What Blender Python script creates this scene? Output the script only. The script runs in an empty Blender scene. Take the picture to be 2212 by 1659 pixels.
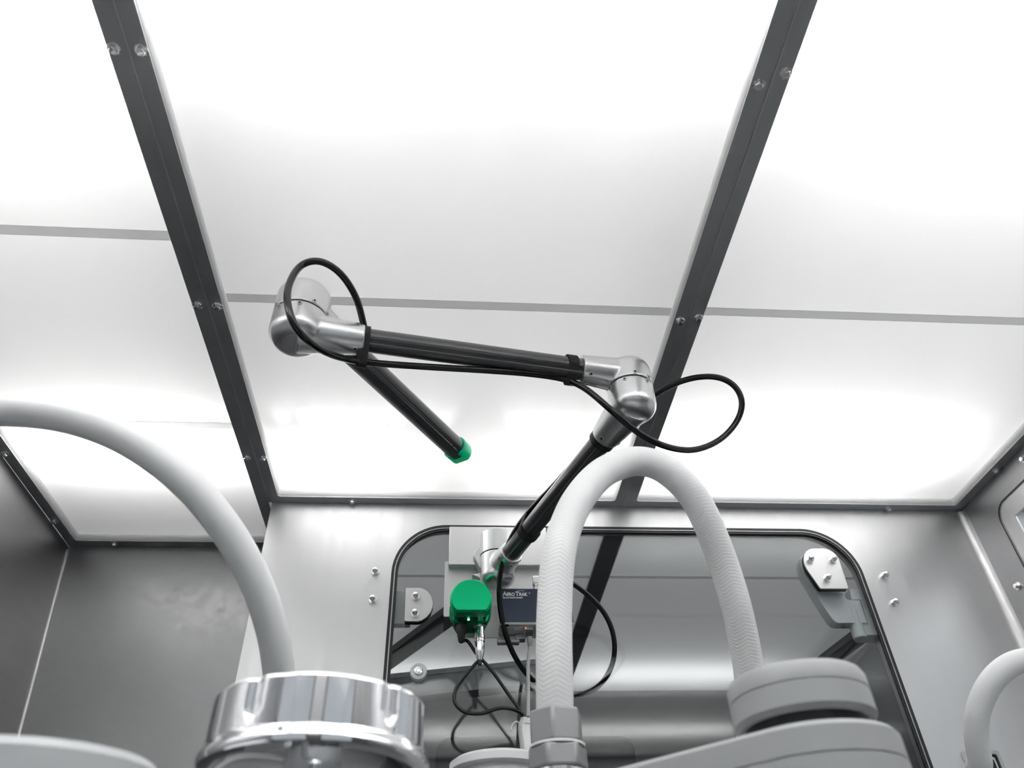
import bpy, bmesh, math, random
from mathutils import Vector, Matrix
random.seed(4)
PI = math.pi
C = bpy.context.scene.collection
S = bpy.context.scene

# ------------------------------------------------------------------ camera
F = 1650.0; CX, CY = 1106.0, 829.5
AX = Vector((0.99686178, -0.02469361, 0.07521187))
AY = Vector((-0.07300669, -0.65409435, 0.75288153))
AZ = Vector((-0.0306043, 0.75600979, 0.65384445))
def ray(px, py):
    c = Vector(((px - CX) / F, (CY - py) / F, 1.0))
    return Vector((c.dot(AX), c.dot(AY), c.dot(AZ)))
def onZ(px, py, z): r = ray(px, py); return r * (z / r.z)
def onY(px, py, y): r = ray(px, py); return r * (y / r.y)
def onX(px, py, x): r = ray(px, py); return r * (x / r.x)
def at(px, py, d): return ray(px, py) * d

cam_d = bpy.data.cameras.new('camera'); cam = bpy.data.objects.new('camera', cam_d); C.objects.link(cam)
R_ = Vector((AX[0], AY[0], AZ[0])); U_ = Vector((AX[1], AY[1], AZ[1])); W_ = Vector((AX[2], AY[2], AZ[2]))
cam.matrix_world = Matrix(((R_.x, U_.x, -W_.x, 0), (R_.y, U_.y, -W_.y, 0), (R_.z, U_.z, -W_.z, 0), (0, 0, 0, 1)))
cam_d.sensor_width = 36.0; cam_d.lens = 36.0 * F / 2212.0; cam_d.clip_start = 0.01
cam_d.dof.use_dof = True; cam_d.dof.focus_distance = 1.25; cam_d.dof.aperture_fstop = 8.0
S.camera = cam

# ------------------------------------------------------------------ world, lamps, exposure
w = bpy.data.worlds.new('world'); S.world = w; w.use_nodes = True
w.node_tree.nodes['Background'].inputs[0].default_value = (0.80, 0.82, 0.85, 1)
w.node_tree.nodes['Background'].inputs[1].default_value = 0.62
S.view_settings.view_transform = 'Standard'; S.view_settings.look = 'None'
S.view_settings.exposure = 0.2; S.view_settings.gamma = 1.0
H = 0.87                      # ceiling height over the camera
def lamp(name, x0, x1, y, wy, power, z=H + 0.10):
    l = bpy.data.lights.new(name, 'AREA'); l.shape = 'RECTANGLE'; l.size = x1 - x0; l.size_y = wy; l.energy = power
    l.color = (1.0, 0.995, 0.985)
    o = bpy.data.objects.new(name, l); o.location = ((x0 + x1) / 2, y, z); C.objects.link(o)
K = 5.2                      # watts per metre of lamp
for x0, x1, y, k in ((-0.34, -0.03, 0.29, 1.15), (0.17, 0.34, 0.29, 1.15), (-0.33, -0.09, 1.28, 0.46), (0.09, 0.34, 1.275, 0.44),
                     (0.41, 1.09, 0.33, 1.0), (0.41, 1.00, 1.22, 0.58), (-0.81, -0.42, 1.24, 0.62), (-0.81, -0.42, 0.40, 1.15),
                     (-0.32, 0.34, -0.20, 1.7), (0.41, 1.09, -0.20, 1.7), (-0.81, -0.42, -0.20, 1.7)):  # unseen front row, added as fill for hoses and other front-facing surfaces
    lamp('ceiling_and_fill_lamp', x0, x1, y, 0.10, K * k * (x1 - x0))
for x0, x1 in ((-0.81, -0.42), (-0.33, 0.33), (0.41, 1.09)):      # added dim fill over each bay, lifts the base brightness of the diffuser
    lamp('ceiling_wide_fill', x0, x1, 0.45, 1.6, 2.45 * (x1 - x0), H + 0.15)
def led(x, y, power, tilt=72):            # one light-emitting diode of the strip over a panel, aimed along it
    l = bpy.data.lights.new('led_spot', 'SPOT'); l.energy = power; l.spot_size = math.radians(46); l.spot_blend = 1.0; l.shadow_soft_size = 0.012
    o = bpy.data.objects.new('led_spot', l); o.location = (x, y, H + 0.045); o.rotation_euler = (-math.radians(tilt), 0, 0); C.objects.link(o)
for i in range(8): led(-0.315 + 0.0425 * i, 1.178, 0.26)
for i in range(6): led(0.115 + 0.0425 * i, 1.178, 0.26)
for i in range(15): led(0.43 + 0.0425 * i, 1.17, 0.10)
for i in range(9): led(-0.80 + 0.0425 * i, 1.15, 0.08)
lamp('neighbour_wide_fill', -0.3, 1.1, 1.9, 0.9, 0.95, H + 0.15)  # added fill, brightens the hinge and the view behind the glass
lamp('neighbour_lamp', -0.3, 0.33, 2.37, 0.1, 0.62); lamp('neighbour_lamp', 0.41, 1.05, 2.37, 0.1, 0.62)

# ------------------------------------------------------------------ materials
def nodes(m): return m.node_tree.nodes, m.node_tree.links
def mat(name, col, rough=0.5, metal=0.0, spec=0.5, coat=0.0, trans=None):
    m = bpy.data.materials.new(name); m.use_nodes = True
    b = m.node_tree.nodes['Principled BSDF']
    b.inputs['Base Color'].default_value = (*col, 1); b.inputs['Roughness'].default_value = rough
    b.inputs['Metallic'].default_value = metal; b.inputs['Specular IOR Level'].default_value = spec
    b.inputs['Coat Weight'].default_value = coat
    return m
def noise_on(m, scale, vec_scale, rough_rng, col_a=None, col_b=None, bump=0.0, detail=4):
    n, l = nodes(m); b = n['Principled BSDF']
    tc = n.new('ShaderNodeTexCoord'); mp = n.new('ShaderNodeMapping'); mp.inputs['Scale'].default_value = vec_scale
    nz = n.new('ShaderNodeTexNoise'); nz.inputs['Scale'].default_value = scale; nz.inputs['Detail'].default_value = detail
    l.new(tc.outputs['Object'], mp.inputs[0]); l.new(mp.outputs[0], nz.inputs[0])
    mr = n.new('ShaderNodeMapRange'); mr.inputs[1].default_value = 0.3; mr.inputs[2].default_value = 0.7
    mr.inputs[3].default_value, mr.inputs[4].default_value = rough_rng
    l.new(nz.outputs[0], mr.inputs[0]); l.new(mr.outputs[0], b.inputs['Roughness'])
    if col_a:
        mx = n.new('ShaderNodeMix'); mx.data_type = 'RGBA'
        mx.inputs[6].default_value = (*col_a, 1); mx.inputs[7].default_value = (*col_b, 1)
        n2 = n.new('ShaderNodeTexNoise'); n2.inputs['Scale'].default_value = 5.0; n2.inputs['Detail'].default_value = 6
        l.new(tc.outputs['Object'], n2.inputs[0])
        l.new(n2.outputs[0], mx.inputs[0]); l.new(mx.outputs[2], b.inputs['Base Color'])
    if bump:
        bp = n.new('ShaderNodeBump'); bp.inputs['Strength'].default_value = bump; bp.inputs['Distance'].default_value = 0.0005
        l.new(nz.outputs[0], bp.inputs['Height']); l.new(bp.outputs[0], b.inputs['Normal'])
    return m
M = {}
M['steel_wall'] = noise_on(mat('steel_wall', (.58, .58, .585), .42, 1), 60, (1, 1, 0.08), (.38, .48), (.60, .60, .605), (.72, .72, .725), .06)
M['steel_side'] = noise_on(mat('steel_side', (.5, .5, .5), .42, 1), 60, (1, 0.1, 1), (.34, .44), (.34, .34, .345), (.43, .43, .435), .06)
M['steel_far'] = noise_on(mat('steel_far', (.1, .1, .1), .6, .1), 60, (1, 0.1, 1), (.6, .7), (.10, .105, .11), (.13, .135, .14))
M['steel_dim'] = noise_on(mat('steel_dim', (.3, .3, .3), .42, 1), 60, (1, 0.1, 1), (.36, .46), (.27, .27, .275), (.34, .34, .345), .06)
M['steel_plate'] = noise_on(mat('steel_plate', (.72, .72, .72), .38, 1), 70, (0.06, 1, 1), (.33, .45), (.62, .62, .62), (.72, .72, .72), .08)
M['steel_matte'] = noise_on(mat('steel_matte', (.62, .62, .62), .5, 1), 30, (1, 1, 1), (.42, .55), (.55, .55, .55), (.70, .70, .70))
M['frame'] = noise_on(mat('frame_steel', (.46, .47, .48), .5, 1), 40, (1, 1, 1), (.42, .55), (.46, .47, .48), (.54, .55, .56))
M['bolt'] = mat('bolt_steel', (.95, .95, .95), .2, 1)
M['window_grey'] = mat('grey_window', (.16, .17, .18), .25, 0)
M['brace'] = mat('grey_bar_paint', (.16, .165, .17), .5)
M['floor'] = mat('dark_steel_floor', (.22, .225, .23), .5, .6)
M['chrome'] = mat('chrome', (.90, .91, .93), .05, 1)
M['alu'] = noise_on(mat('brushed_aluminium', (.78, .78, .79), .30, 1), 25, (1, 1, .1), (.27, .32), (.74, .74, .75), (.82, .82, .83))
M['alu_satin'] = noise_on(mat('satin_aluminium', (.72, .72, .73), .33, 1), 25, (1, 1, .1), (.28, .38), (.68, .68, .69), (.76, .76, .77))
M['polish'] = mat('polished_steel', (.83, .83, .84), .13, 1)
M['rubber'] = mat('black_rubber', (.012, .012, .013), .45)
M['strap'] = mat('black_strap', (.014, .014, .016), .65)
M['black_gloss'] = mat('black_cable_jacket', (.006, .006, .007), .16, 0, .5)
M['black_cord'] = mat('black_cord_jacket', (.010, .010, .011), .42)
M['dark'] = mat('dark_hole', (.01, .01, .01), .6)
M['blue'] = mat('navy_label', (.027, .042, .078), .45)
M['white_ink'] = mat('white_ink', (.85, .85, .85), .5)
M['box'] = mat('light_grey_case', (.50, .51, .51), .4, .3)
M['sticker'] = mat('white_sticker', (.75, .75, .75), .5)
M['ink'] = mat('black_ink', (.03, .03, .03), .5)
M['grey_plastic'] = mat('grey_cable', (.45, .46, .46), .45)
M['white_plastic'] = mat('white_plastic', (.80, .81, .82), .35)
M['white_film'] = mat('white_film', (.78, .78, .79), .3, coat=.5)
M['robot'] = noise_on(mat('grey_robot_paint', (.36, .37, .375), .38), 80, (1, 1, 1), (.34, .42))
M['grey_cover'] = mat('light_grey_robot_paint', (.46, .48, .49), .38)
M['hinge'] = noise_on(mat('matte_hinge_steel', (.8, .8, .8), .5, 0), 30, (1, 1, 1), (.42, .55), (.78, .78, .78), (.86, .86, .86))
M['white_wall'] = mat('lamp_housing_white', (.82, .82, .82), .8)
M['amber'] = mat('amber_light', (.9, .5, .05), .4)
M['amber'].node_tree.nodes['Principled BSDF'].inputs['Emission Color'].default_value = (1, .5, .05, 1)
M['amber'].node_tree.nodes['Principled BSDF'].inputs['Emission Strength'].default_value = 1.0
M['led'] = mat('green_white_light', (.6, 1, .8), .4)
M['led'].node_tree.nodes['Principled BSDF'].inputs['Emission Color'].default_value = (.6, 1, .85, 1)
M['led'].node_tree.nodes['Principled BSDF'].inputs['Emission Strength'].default_value = 1.2
M['green'] = noise_on(mat('green_anodised', (0.0, .52, .21), .36, .75), 260, (1, 1, 1), (.33, .42))
M['green_dark'] = mat('green_glossy', (0.0, .36, .15), .13, .9)
M['green_bright'] = mat('green_bright', (0.0, 1.0, .46), .28, 0, coat=.3)
b_ = M['green_bright'].node_tree.nodes['Principled BSDF']; b_.inputs['Subsurface Weight'].default_value = 1.0; b_.inputs['Subsurface Radius'].default_value = (.2, 1, .6); b_.inputs['Subsurface Scale'].default_value = .02
# hose: white braided silicone, herringbone relief
def hose_mat(name, col, relief, tr=0.35):
    m = mat(name, col, .38); n, l = nodes(m); b = n['Principled BSDF']
    b.inputs['Subsurface Weight'].default_value = tr; b.inputs['Subsurface Radius'].default_value = (1, 1, 1); b.inputs['Subsurface Scale'].default_value = 0.006
    uv = n.new('ShaderNodeUVMap'); sp = n.new('ShaderNodeSeparateXYZ'); l.new(uv.outputs[0], sp.inputs[0])
    a = n.new('ShaderNodeMath'); a.operation = 'MULTIPLY'; a.inputs[1].default_value = 8; l.new(sp.outputs[0], a.inputs[0])
    pp = n.new('ShaderNodeMath'); pp.operation = 'PINGPONG'; pp.inputs[1].default_value = 1; l.new(a.outputs[0], pp.inputs[0])
    k = n.new('ShaderNodeMath'); k.operation = 'MULTIPLY_ADD'; k.inputs[1].default_value = 0.006; l.new(pp.outputs[0], k.inputs[0]); l.new(sp.outputs[1], k.inputs[2])
    s = n.new('ShaderNodeMath'); s.operation = 'MULTIPLY'; s.inputs[1].default_value = 2 * PI / 0.0042; l.new(k.outputs[0], s.inputs[0])
    si = n.new('ShaderNodeMath'); si.operation = 'SINE'; l.new(s.outputs[0], si.inputs[0])
    bp = n.new('ShaderNodeBump'); bp.inputs['Strength'].default_value = relief; bp.inputs['Distance'].default_value = .0005
    l.new(si.outputs[0], bp.inputs['Height']); l.new(bp.outputs[0], b.inputs['Normal'])
    return m
M['hose'] = hose_mat('white_braided_hose', (.92, .925, .93), .16); M['hose_smooth'] = hose_mat('white_smooth_hose', (.88, .89, .90), .02)
# carbon fibre: woven dark twill under a clear coat
def carbon():
    m = mat('carbon_fibre', (.02, .02, .022), .32, .0, .6, .8); n, l = nodes(m); b = n['Principled BSDF']
    b.inputs['Coat Roughness'].default_value = .08
    uv = n.new('ShaderNodeUVMap'); ck = n.new('ShaderNodeTexChecker'); ck.inputs['Scale'].default_value = 1.0
    mp = n.new('ShaderNodeMapping'); mp.inputs['Scale'].default_value = (52, 480, 1); mp.inputs['Rotation'].default_value = (0, 0, 0)
    l.new(uv.outputs[0], mp.inputs[0]); l.new(mp.outputs[0], ck.inputs[0])
    ck.inputs[1].default_value = (.012, .012, .013, 1); ck.inputs[2].default_value = (.055, .056, .06, 1)
    l.new(ck.outputs[0], b.inputs['Base Color'])
    return m
M['carbon'] = carbon()
def schlick(n, l, f0=.04, k=1.0):
    lw = n.new('ShaderNodeLayerWeight'); lw.inputs[0].default_value = .5
    p = n.new('ShaderNodeMath'); p.operation = 'POWER'; p.inputs[1].default_value = 4.5; l.new(lw.outputs['Facing'], p.inputs[0])
    a = n.new('ShaderNodeMath'); a.operation = 'MULTIPLY_ADD'; a.inputs[1].default_value = (1 - f0) * k; a.inputs[2].default_value = f0 * k; l.new(p.outputs[0], a.inputs[0])
    return a
# translucent opal diffuser
def opal(name, t=0.62, rough=.12):
    m = bpy.data.materials.new(name); m.use_nodes = True; n, l = nodes(m); n.remove(n['Principled BSDF'])
    o = n['Material Output']; tr = n.new('ShaderNodeBsdfTranslucent'); tr.inputs[0].default_value = (.93, .93, .93, 1)
    di = n.new('ShaderNodeBsdfDiffuse'); di.inputs[0].default_value = (.88, .88, .88, 1)
    mx = n.new('ShaderNodeMixShader'); mx.inputs[0].default_value = t; l.new(di.outputs[0], mx.inputs[1]); l.new(tr.outputs[0], mx.inputs[2])
    gl = n.new('ShaderNodeBsdfGlossy'); gl.inputs['Roughness'].default_value = rough
    fr = schlick(n, l, .035)
    m2 = n.new('ShaderNodeMixShader'); l.new(fr.outputs[0], m2.inputs[0]); l.new(mx.outputs[0], m2.inputs[1]); l.new(gl.outputs[0], m2.inputs[2])
    l.new(m2.outputs[0], o.inputs[0]); return m
M['opal'] = opal('opal_diffuser'); M['opal_bar'] = opal('opal_joint_strip', .72, .3)
def pane(name, tint, f0=.04):
    m = bpy.data.materials.new(name); m.use_nodes = True; n, l = nodes(m); n.remove(n['Principled BSDF'])
    o = n['Material Output']; t = n.new('ShaderNodeBsdfTransparent'); t.inputs[0].default_value = (*tint, 1)
    g = n.new('ShaderNodeBsdfGlossy'); g.inputs['Roughness'].default_value = 0.0; fr = schlick(n, l, f0)
    mx = n.new('ShaderNodeMixShader'); l.new(fr.outputs[0], mx.inputs[0]); l.new(t.outputs[0], mx.inputs[1]); l.new(g.outputs[0], mx.inputs[2])
    l.new(mx.outputs[0], o.inputs[0]); return m
M['glass'] = pane('door_glass', (.86, .88, .885))
M['clear'] = pane('clear_plastic', (.70, .71, .72))

# ------------------------------------------------------------------ mesh helpers
def wloc(o):
    v = Vector((0, 0, 0))
    while o is not None: v += o.location; o = o.parent
    return v
def obj(name, bm, m, parent=None, smooth=35, bevel=0, loc=None, rot=None, bseg=2):
    me = bpy.data.meshes.new(name)
    if isinstance(bm, bmesh.types.BMesh):
        bmesh.ops.recalc_face_normals(bm, faces=bm.faces); bm.to_mesh(me); bm.free()
    else: me = bm
    for x in (m if isinstance(m, (list, tuple)) else [m]):
        if len(me.materials) < (len(m) if isinstance(m, (list, tuple)) else 1): me.materials.append(x)
    if smooth and len(me.polygons):
        me.polygons.foreach_set('use_smooth', [True] * len(me.polygons)); me.set_sharp_from_angle(angle=math.radians(smooth))
    o = bpy.data.objects.new(name, me); C.objects.link(o)
    p = Vector(loc) if loc is not None else Vector((0, 0, 0))
    if parent is not None: o.parent = parent; p = p - wloc(parent)
    o.location = p
    if rot is not None: o.rotation_mode = 'QUATERNION'; o.rotation_quaternion = rot
    if bevel:
        b = o.modifiers.new('bevel', 'BEVEL'); b.width = bevel; b.segments = bseg; b.limit_method = 'ANGLE'; b.angle_limit = math.radians(40)
    return o
def tag(o, label, cat, group=None):
    o['label'] = label; o['category'] = cat
    if group: o['group'] = group
    return o
def thing(name, label, cat, loc=(0, 0, 0), group=None):
    o = bpy.data.objects.new(name, None); o.empty_display_size = .05; C.objects.link(o); o.location = loc
    return tag(o, label, cat, group)
def struct(name, bm, m, parent=None, **k):
    o = obj(name, bm, m, parent, **k)
    if parent is None: o['kind'] = 'structure'
    return o
def box(bm, a, b):
    xs, ys, zs = zip(a, b)
    v = [bm.verts.new((xs[i], ys[j], zs[k])) for i in (0, 1) for j in (0, 1) for k in (0, 1)]
    for f in ((0, 1, 3, 2), (4, 6, 7, 5), (0, 4, 5, 1), (2, 3, 7, 6), (0, 2, 6, 4), (1, 5, 7, 3)): bm.faces.new([v[i] for i in f])
    return bm
def nb(): return bmesh.new()
def bx(a, b): return box(nb(), a, b)
def lathe(prof, seg=48, bm=None, c=(0, 0, 0), rfun=None):
    """profile of (r, z) turned about the z axis"""
    bm = bm or nb(); rings = []
    for r, z in prof:
        if r < 1e-6: rings.append([bm.verts.new((c[0], c[1], c[2] + z))])
        else:
            rings.append([bm.verts.new((c[0] + (rfun(r, z, 2 * PI * i / seg) if rfun else r) * math.cos(2 * PI * i / seg),
                                        c[1] + (rfun(r, z, 2 * PI * i / seg) if rfun else r) * math.sin(2 * PI * i / seg), c[2] + z)) for i in range(seg)])
    for A, B in zip(rings, rings[1:]):
        for i in range(seg):
            j = (i + 1) % seg
            if len(A) == 1 and len(B) == 1: continue
            if len(A) == 1: bm.faces.new((A[0], B[i], B[j]))
            elif len(B) == 1: bm.faces.new((A[i], A[j], B[0]))
            else: bm.faces.new((A[i], A[j], B[j], B[i]))
    return bm
def prism(pts, ext, bm=None):
    """closed outline (3D points) extruded along ext"""
    bm = bm or nb(); e = Vector(ext)
    A = [bm.verts.new(p) for p in pts]; B = [bm.verts.new(Vector(p) + e) for p in pts]
    bm.faces.new(A); bm.faces.new(B[::-1])
    for i in range(len(A)): j = (i + 1) % len(A); bm.faces.new((A[i], B[i], B[j], A[j]))
    return bm
def holed(outer, holes, ext, bm=None):
    bm = bm or nb(); e = Vector(ext); ed = []
    for lp in [outer] + holes:
        v = [bm.verts.new(p) for p in lp]
        ed += [bm.edges.new((v[i], v[(i + 1) % len(v)])) for i in range(len(v))]
    r = bmesh.ops.triangle_fill(bm, edges=ed, use_beauty=True, use_dissolve=False)
    fs = [g for g in r['geom'] if isinstance(g, bmesh.types.BMFace)]
    x = bmesh.ops.extrude_face_region(bm, geom=fs)
    bmesh.ops.translate(bm, verts=[g for g in x['geom'] if isinstance(g, bmesh.types.BMVert)], vec=e)
    return bm
def rrect(x0, x1, z0, z1, r, n=12, f=lambda a, b: (a, 0, b)):
    P = []
    for cx, cz, a0 in ((x1 - r, z1 - r, 0), (x0 + r, z1 - r, 90), (x0 + r, z0 + r, 180), (x1 - r, z0 + r, 270)):
        for i in range(n + 1):
            a = math.radians(a0 + 90 * i / n); P.append(Vector(f(cx + r * math.cos(a), cz + r * math.sin(a))))
    return P
def ring_between(P, Q, ext, bm=None):
    bm = bm or nb(); e = Vector(ext); n = len(P)
    L = [[bm.verts.new(p) for p in P], [bm.verts.new(Vector(p) + e) for p in P], [bm.verts.new(Vector(p) + e) for p in Q], [bm.verts.new(p) for p in Q]]
    for k in range(4):
        A, B = L[k], L[(k + 1) % 4]
        for i in range(n): j = (i + 1) % n; bm.faces.new((A[i], A[j], B[j], B[i]))
    return bm
def spline(pts, per=12):
    """Catmull-Rom (centripetal-ish) through points"""
    P = [Vector(p) for p in pts]; P = [P[0] * 2 - P[1]] + P + [P[-1] * 2 - P[-2]]; out = []
    for i in range(1, len(P) - 2):
        a, b, c, d = P[i - 1:i + 3]
        for k in range(per):
            t = k / per
            out.append(0.5 * ((2 * b) + (c - a) * t + (2 * a - 5 * b + 4 * c - d) * t * t + (3 * b - a - 3 * c + d) * t ** 3))
    out.append(P[-2]); return out
def relax(P, it=3):
    for _ in range(it): P = [P[0]] + [(P[i - 1] + P[i] * 2 + P[i + 1]) / 4 for i in range(1, len(P) - 1)] + [P[-1]]
    return P
def tube(path, r, seg=20, bm=None, cross=None, caps=True):
    """swept tube with uv (u round, v metres along); r number or function of 0..1; cross(angle)->radius factor"""
    bm = bm or nb(); uvl = bm.loops.layers.uv.verify(); path = [Vector(p) for p in path]; n = len(path)
    T = [(path[min(i + 1, n - 1)] - path[max(i - 1, 0)]).normalized() for i in range(n)]
    up = Vector((0, 0, 1)) if abs(T[0].z) < .9 else Vector((0, 1, 0))
    N = (up - T[0] * up.dot(T[0])).normalized(); rings = []; s = 0; ss = []
    for i in range(n):
        if i: N = (N - T[i] * N.dot(T[i])).normalized(); s += (path[i] - path[i - 1]).length
        ss.append(s); B = T[i].cross(N); rr = r(i / (n - 1)) if callable(r) else r
        rings.append([bm.verts.new(path[i] + (N * math.cos(2 * PI * k / seg) + B * math.sin(2 * PI * k / seg)) * rr * (cross(2 * PI * k / seg) if cross else 1)) for k in range(seg)])
    for i in range(n - 1):
        for k in range(seg):
            j = (k + 1) % seg
            f = bm.faces.new((rings[i][k], rings[i][j], rings[i + 1][j], rings[i + 1][k]))
            for lp, uv in zip(f.loops, ((k / seg, ss[i]), ((k + 1) / seg, ss[i]), ((k + 1) / seg, ss[i + 1]), (k / seg, ss[i + 1]))): lp[uvl].uv = uv
    if caps: bm.faces.new(rings[0]); bm.faces.new(rings[-1][::-1])
    return bm
def rotz(v):  return Vector((0, 0, 1)).rotation_difference(Vector(v))
def voxel(bm, size, smooth_it=6):
    """fuse overlapping shells into one cast-looking skin"""
    me = bpy.data.meshes.new('tmp'); bmesh.ops.recalc_face_normals(bm, faces=bm.faces); bm.to_mesh(me); bm.free()
    o = bpy.data.objects.new('tmp', me); C.objects.link(o)
    r = o.modifiers.new('r', 'REMESH'); r.mode = 'VOXEL'; r.voxel_size = size
    s = o.modifiers.new('s', 'SMOOTH'); s.iterations = smooth_it; s.factor = .5
    dg = bpy.context.evaluated_depsgraph_get(); m2 = bpy.data.meshes.new_from_object(o.evaluated_get(dg))
    bpy.data.objects.remove(o); bpy.data.meshes.remove(me); m2.materials.clear(); return m2
def text(name, body, size, loc, m, parent, ext=.0002, rot=(PI / 2, 0, 0), sx=1.0, bold=0.0):
    c = bpy.data.curves.new('txt', 'FONT'); c.body = body; c.size = size; c.extrude = ext; c.offset = bold; c.resolution_u = 3
    o = bpy.data.objects.new('tmp', c); C.objects.link(o); dg = bpy.context.evaluated_depsgraph_get()
    me = bpy.data.meshes.new_from_object(o.evaluated_get(dg)); bpy.data.objects.remove(o)
    me.transform(Matrix.Translation(loc) @ Matrix.Rotation(rot[0], 4, 'X') @ Matrix.Diagonal((sx, 1, 1, 1)))
    return obj(name, me, m, parent, smooth=0)

# fasteners, axis +z
def hexpts(r, z, ph=0): return [Vector((r * math.cos(ph + i * PI / 3), r * math.sin(ph + i * PI / 3), z)) for i in range(6)]
def hex_bolt_me(s=1.0):
    bm = lathe([(0, 0), (.0062 * s, 0), (.0062 * s, .0010 * s), (.0050 * s, .0018 * s), (0, .0018 * s)], 24)
    prism(hexpts(.0042 * s, .0015 * s, .3), (0, 0, .0035 * s), bm)
    lathe([(.0034 * s, .0050 * s), (.0028 * s, .0056 * s), (0, .0058 * s)], 24, bm)
    me = bpy.data.meshes.new('bolt'); bmesh.ops.recalc_face_normals(bm, faces=bm.faces); bm.to_mesh(me); bm.free(); return me
def acorn_me(s=1.0):
    bm = lathe([(0, 0), (.0070 * s, 0), (.0070 * s, .0014 * s), (0, .0014 * s)], 28)
    prism(hexpts(.0060 * s, .0012 * s, .2), (0, 0, .0058 * s), bm)
    lathe([(.0052 * s, .0068 * s), (.0051 * s, .0085 * s), (.0041 * s, .0108 * s), (.0022 * s, .0124 * s), (0, .013 * s)], 24, bm)
    me = bpy.data.meshes.new('nut'); bmesh.ops.recalc_face_normals(bm, faces=bm.faces); bm.to_mesh(me); bm.free(); return me
BOLT, BOLT2, ACORN = hex_bolt_me(1.25), hex_bolt_me(1.35), acorn_me(1.12)
for me in (BOLT, BOLT2, ACORN):
    me.materials.append(M['bolt']); me.polygons.foreach_set('use_smooth', [True] * len(me.polygons)); me.set_sharp_from_angle(angle=math.radians(25))
def fast(name, me, loc, axis, parent):
    o = bpy.data.objects.new(name, me); C.objects.link(o); o.parent = parent; o.location = Vector(loc) - wloc(parent)
    o.rotation_mode = 'QUATERNION'; o.rotation_quaternion = rotz(axis); return o
def screw_me():
    bm = lathe([(0, .0001), (.0018, .0001), (.0019, .0006), (.0034, .0006), (.0036, 0)], 20); bmesh.ops.recalc_face_normals(bm, faces=bm.faces)
    for f in bm.faces:
        c = f.calc_center_median(); f.material_index = 1 if math.hypot(c.x, c.y) < .0017 else 0
    bmesh.ops.scale(bm, vec=(1, 1, 1), verts=bm.verts); me = bpy.data.meshes.new('screw'); bm.to_mesh(me); bm.free()
    me.materials.append(M['alu_satin']); me.materials.append(M['dark']); return me
SCREW = screw_me()

# ------------------------------------------------------------------ the chamber
YB, YL, ZF, YF = 1.397, 1.588, -0.60, -0.50
XL, XR, XM1, XM2 = -0.848, 1.133, -0.380, 0.371
ext = lambda f: f
wx0, wx1, wz0, wz1, wr = -0.113, 0.853, -0.10, 0.818, 0.105
fy = lambda y: (lambda a, b: (a, y, b))
hole = rrect(wx0, wx1, wz0, wz1, wr, 14, fy(YB))
struct('wall_back', holed([(-.373, YB, ZF), (XR, YB, ZF), (XR, YB, H + .02), (-.373, YB, H + .02)], [hole], (0, .035, 0)), M['steel_wall'])
wb = bpy.data.objects['wall_back']
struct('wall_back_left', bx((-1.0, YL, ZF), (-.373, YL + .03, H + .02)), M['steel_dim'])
struct('wall_step', bx((-.373, YB + .035, ZF), (-.345, YL + .03, H + .02)), M['steel_side'])
for px, py in ((811, 1231), (805, 1291), (1910, 1240), (1932, 1298)): fast('acorn_nut', ACORN, onY(px, py + 4, YB), (0, -1, 0), wb)
# left wall leans inwards towards the floor
k = (.848 - .805) / (.869 - .477); xl = lambda z: -.848 + k * (H - z)
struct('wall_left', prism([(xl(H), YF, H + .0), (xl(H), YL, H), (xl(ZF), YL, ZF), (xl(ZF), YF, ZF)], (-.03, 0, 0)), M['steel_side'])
# weld bead in the left corner
bead = tube([Vector((xl(z), YL, z)) + Vector((.001, -.001, 0)) for z in (ZF + .01, .3, H - .012)], .0045, 12)
struct('trim_left_corner', bead, M['steel_matte'])
# right wall with rounded window
hp = [onX(2166, 1098, XR)]
whole_r = rrect(.55, 1.302, -.10, .818, .034, 10, lambda a, b: (XR, a, b))
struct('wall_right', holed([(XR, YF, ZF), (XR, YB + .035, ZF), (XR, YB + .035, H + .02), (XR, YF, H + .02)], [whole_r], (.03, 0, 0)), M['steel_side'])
wrt = bpy.data.objects['wall_right']
win = struct('window_1', ring_between(whole_r, rrect(.5525, 1.2995, -.0975, .8155, .0315, 10, lambda a, b: (XR, a, b)), (-.001, 0, 0)), M['rubber'])
struct('frame', ring_between(rrect(.5525, 1.2995, -.0975, .8155, .0315, 10, lambda a, b: (XR + .001, a, b)), rrect(.592, 1.260, -.058, .776, .0005, 10, lambda a, b: (XR + .001, a, b)), (.004, 0, 0)), M['steel_matte'], win)
struct('pane', prism(rrect(.554, 1.298, -.096, .814, .030, 10, lambda a, b: (XR + .012, a, b)), (.004, 0, 0)), M['glass'], win)
fast('hex_bolt', BOLT2, onX(2199, 1266, XR), (-1, 0, 0), wrt); fast('hex_bolt', BOLT2, onX(2212, 992, XR), (-1, 0, 0), wrt)
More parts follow.
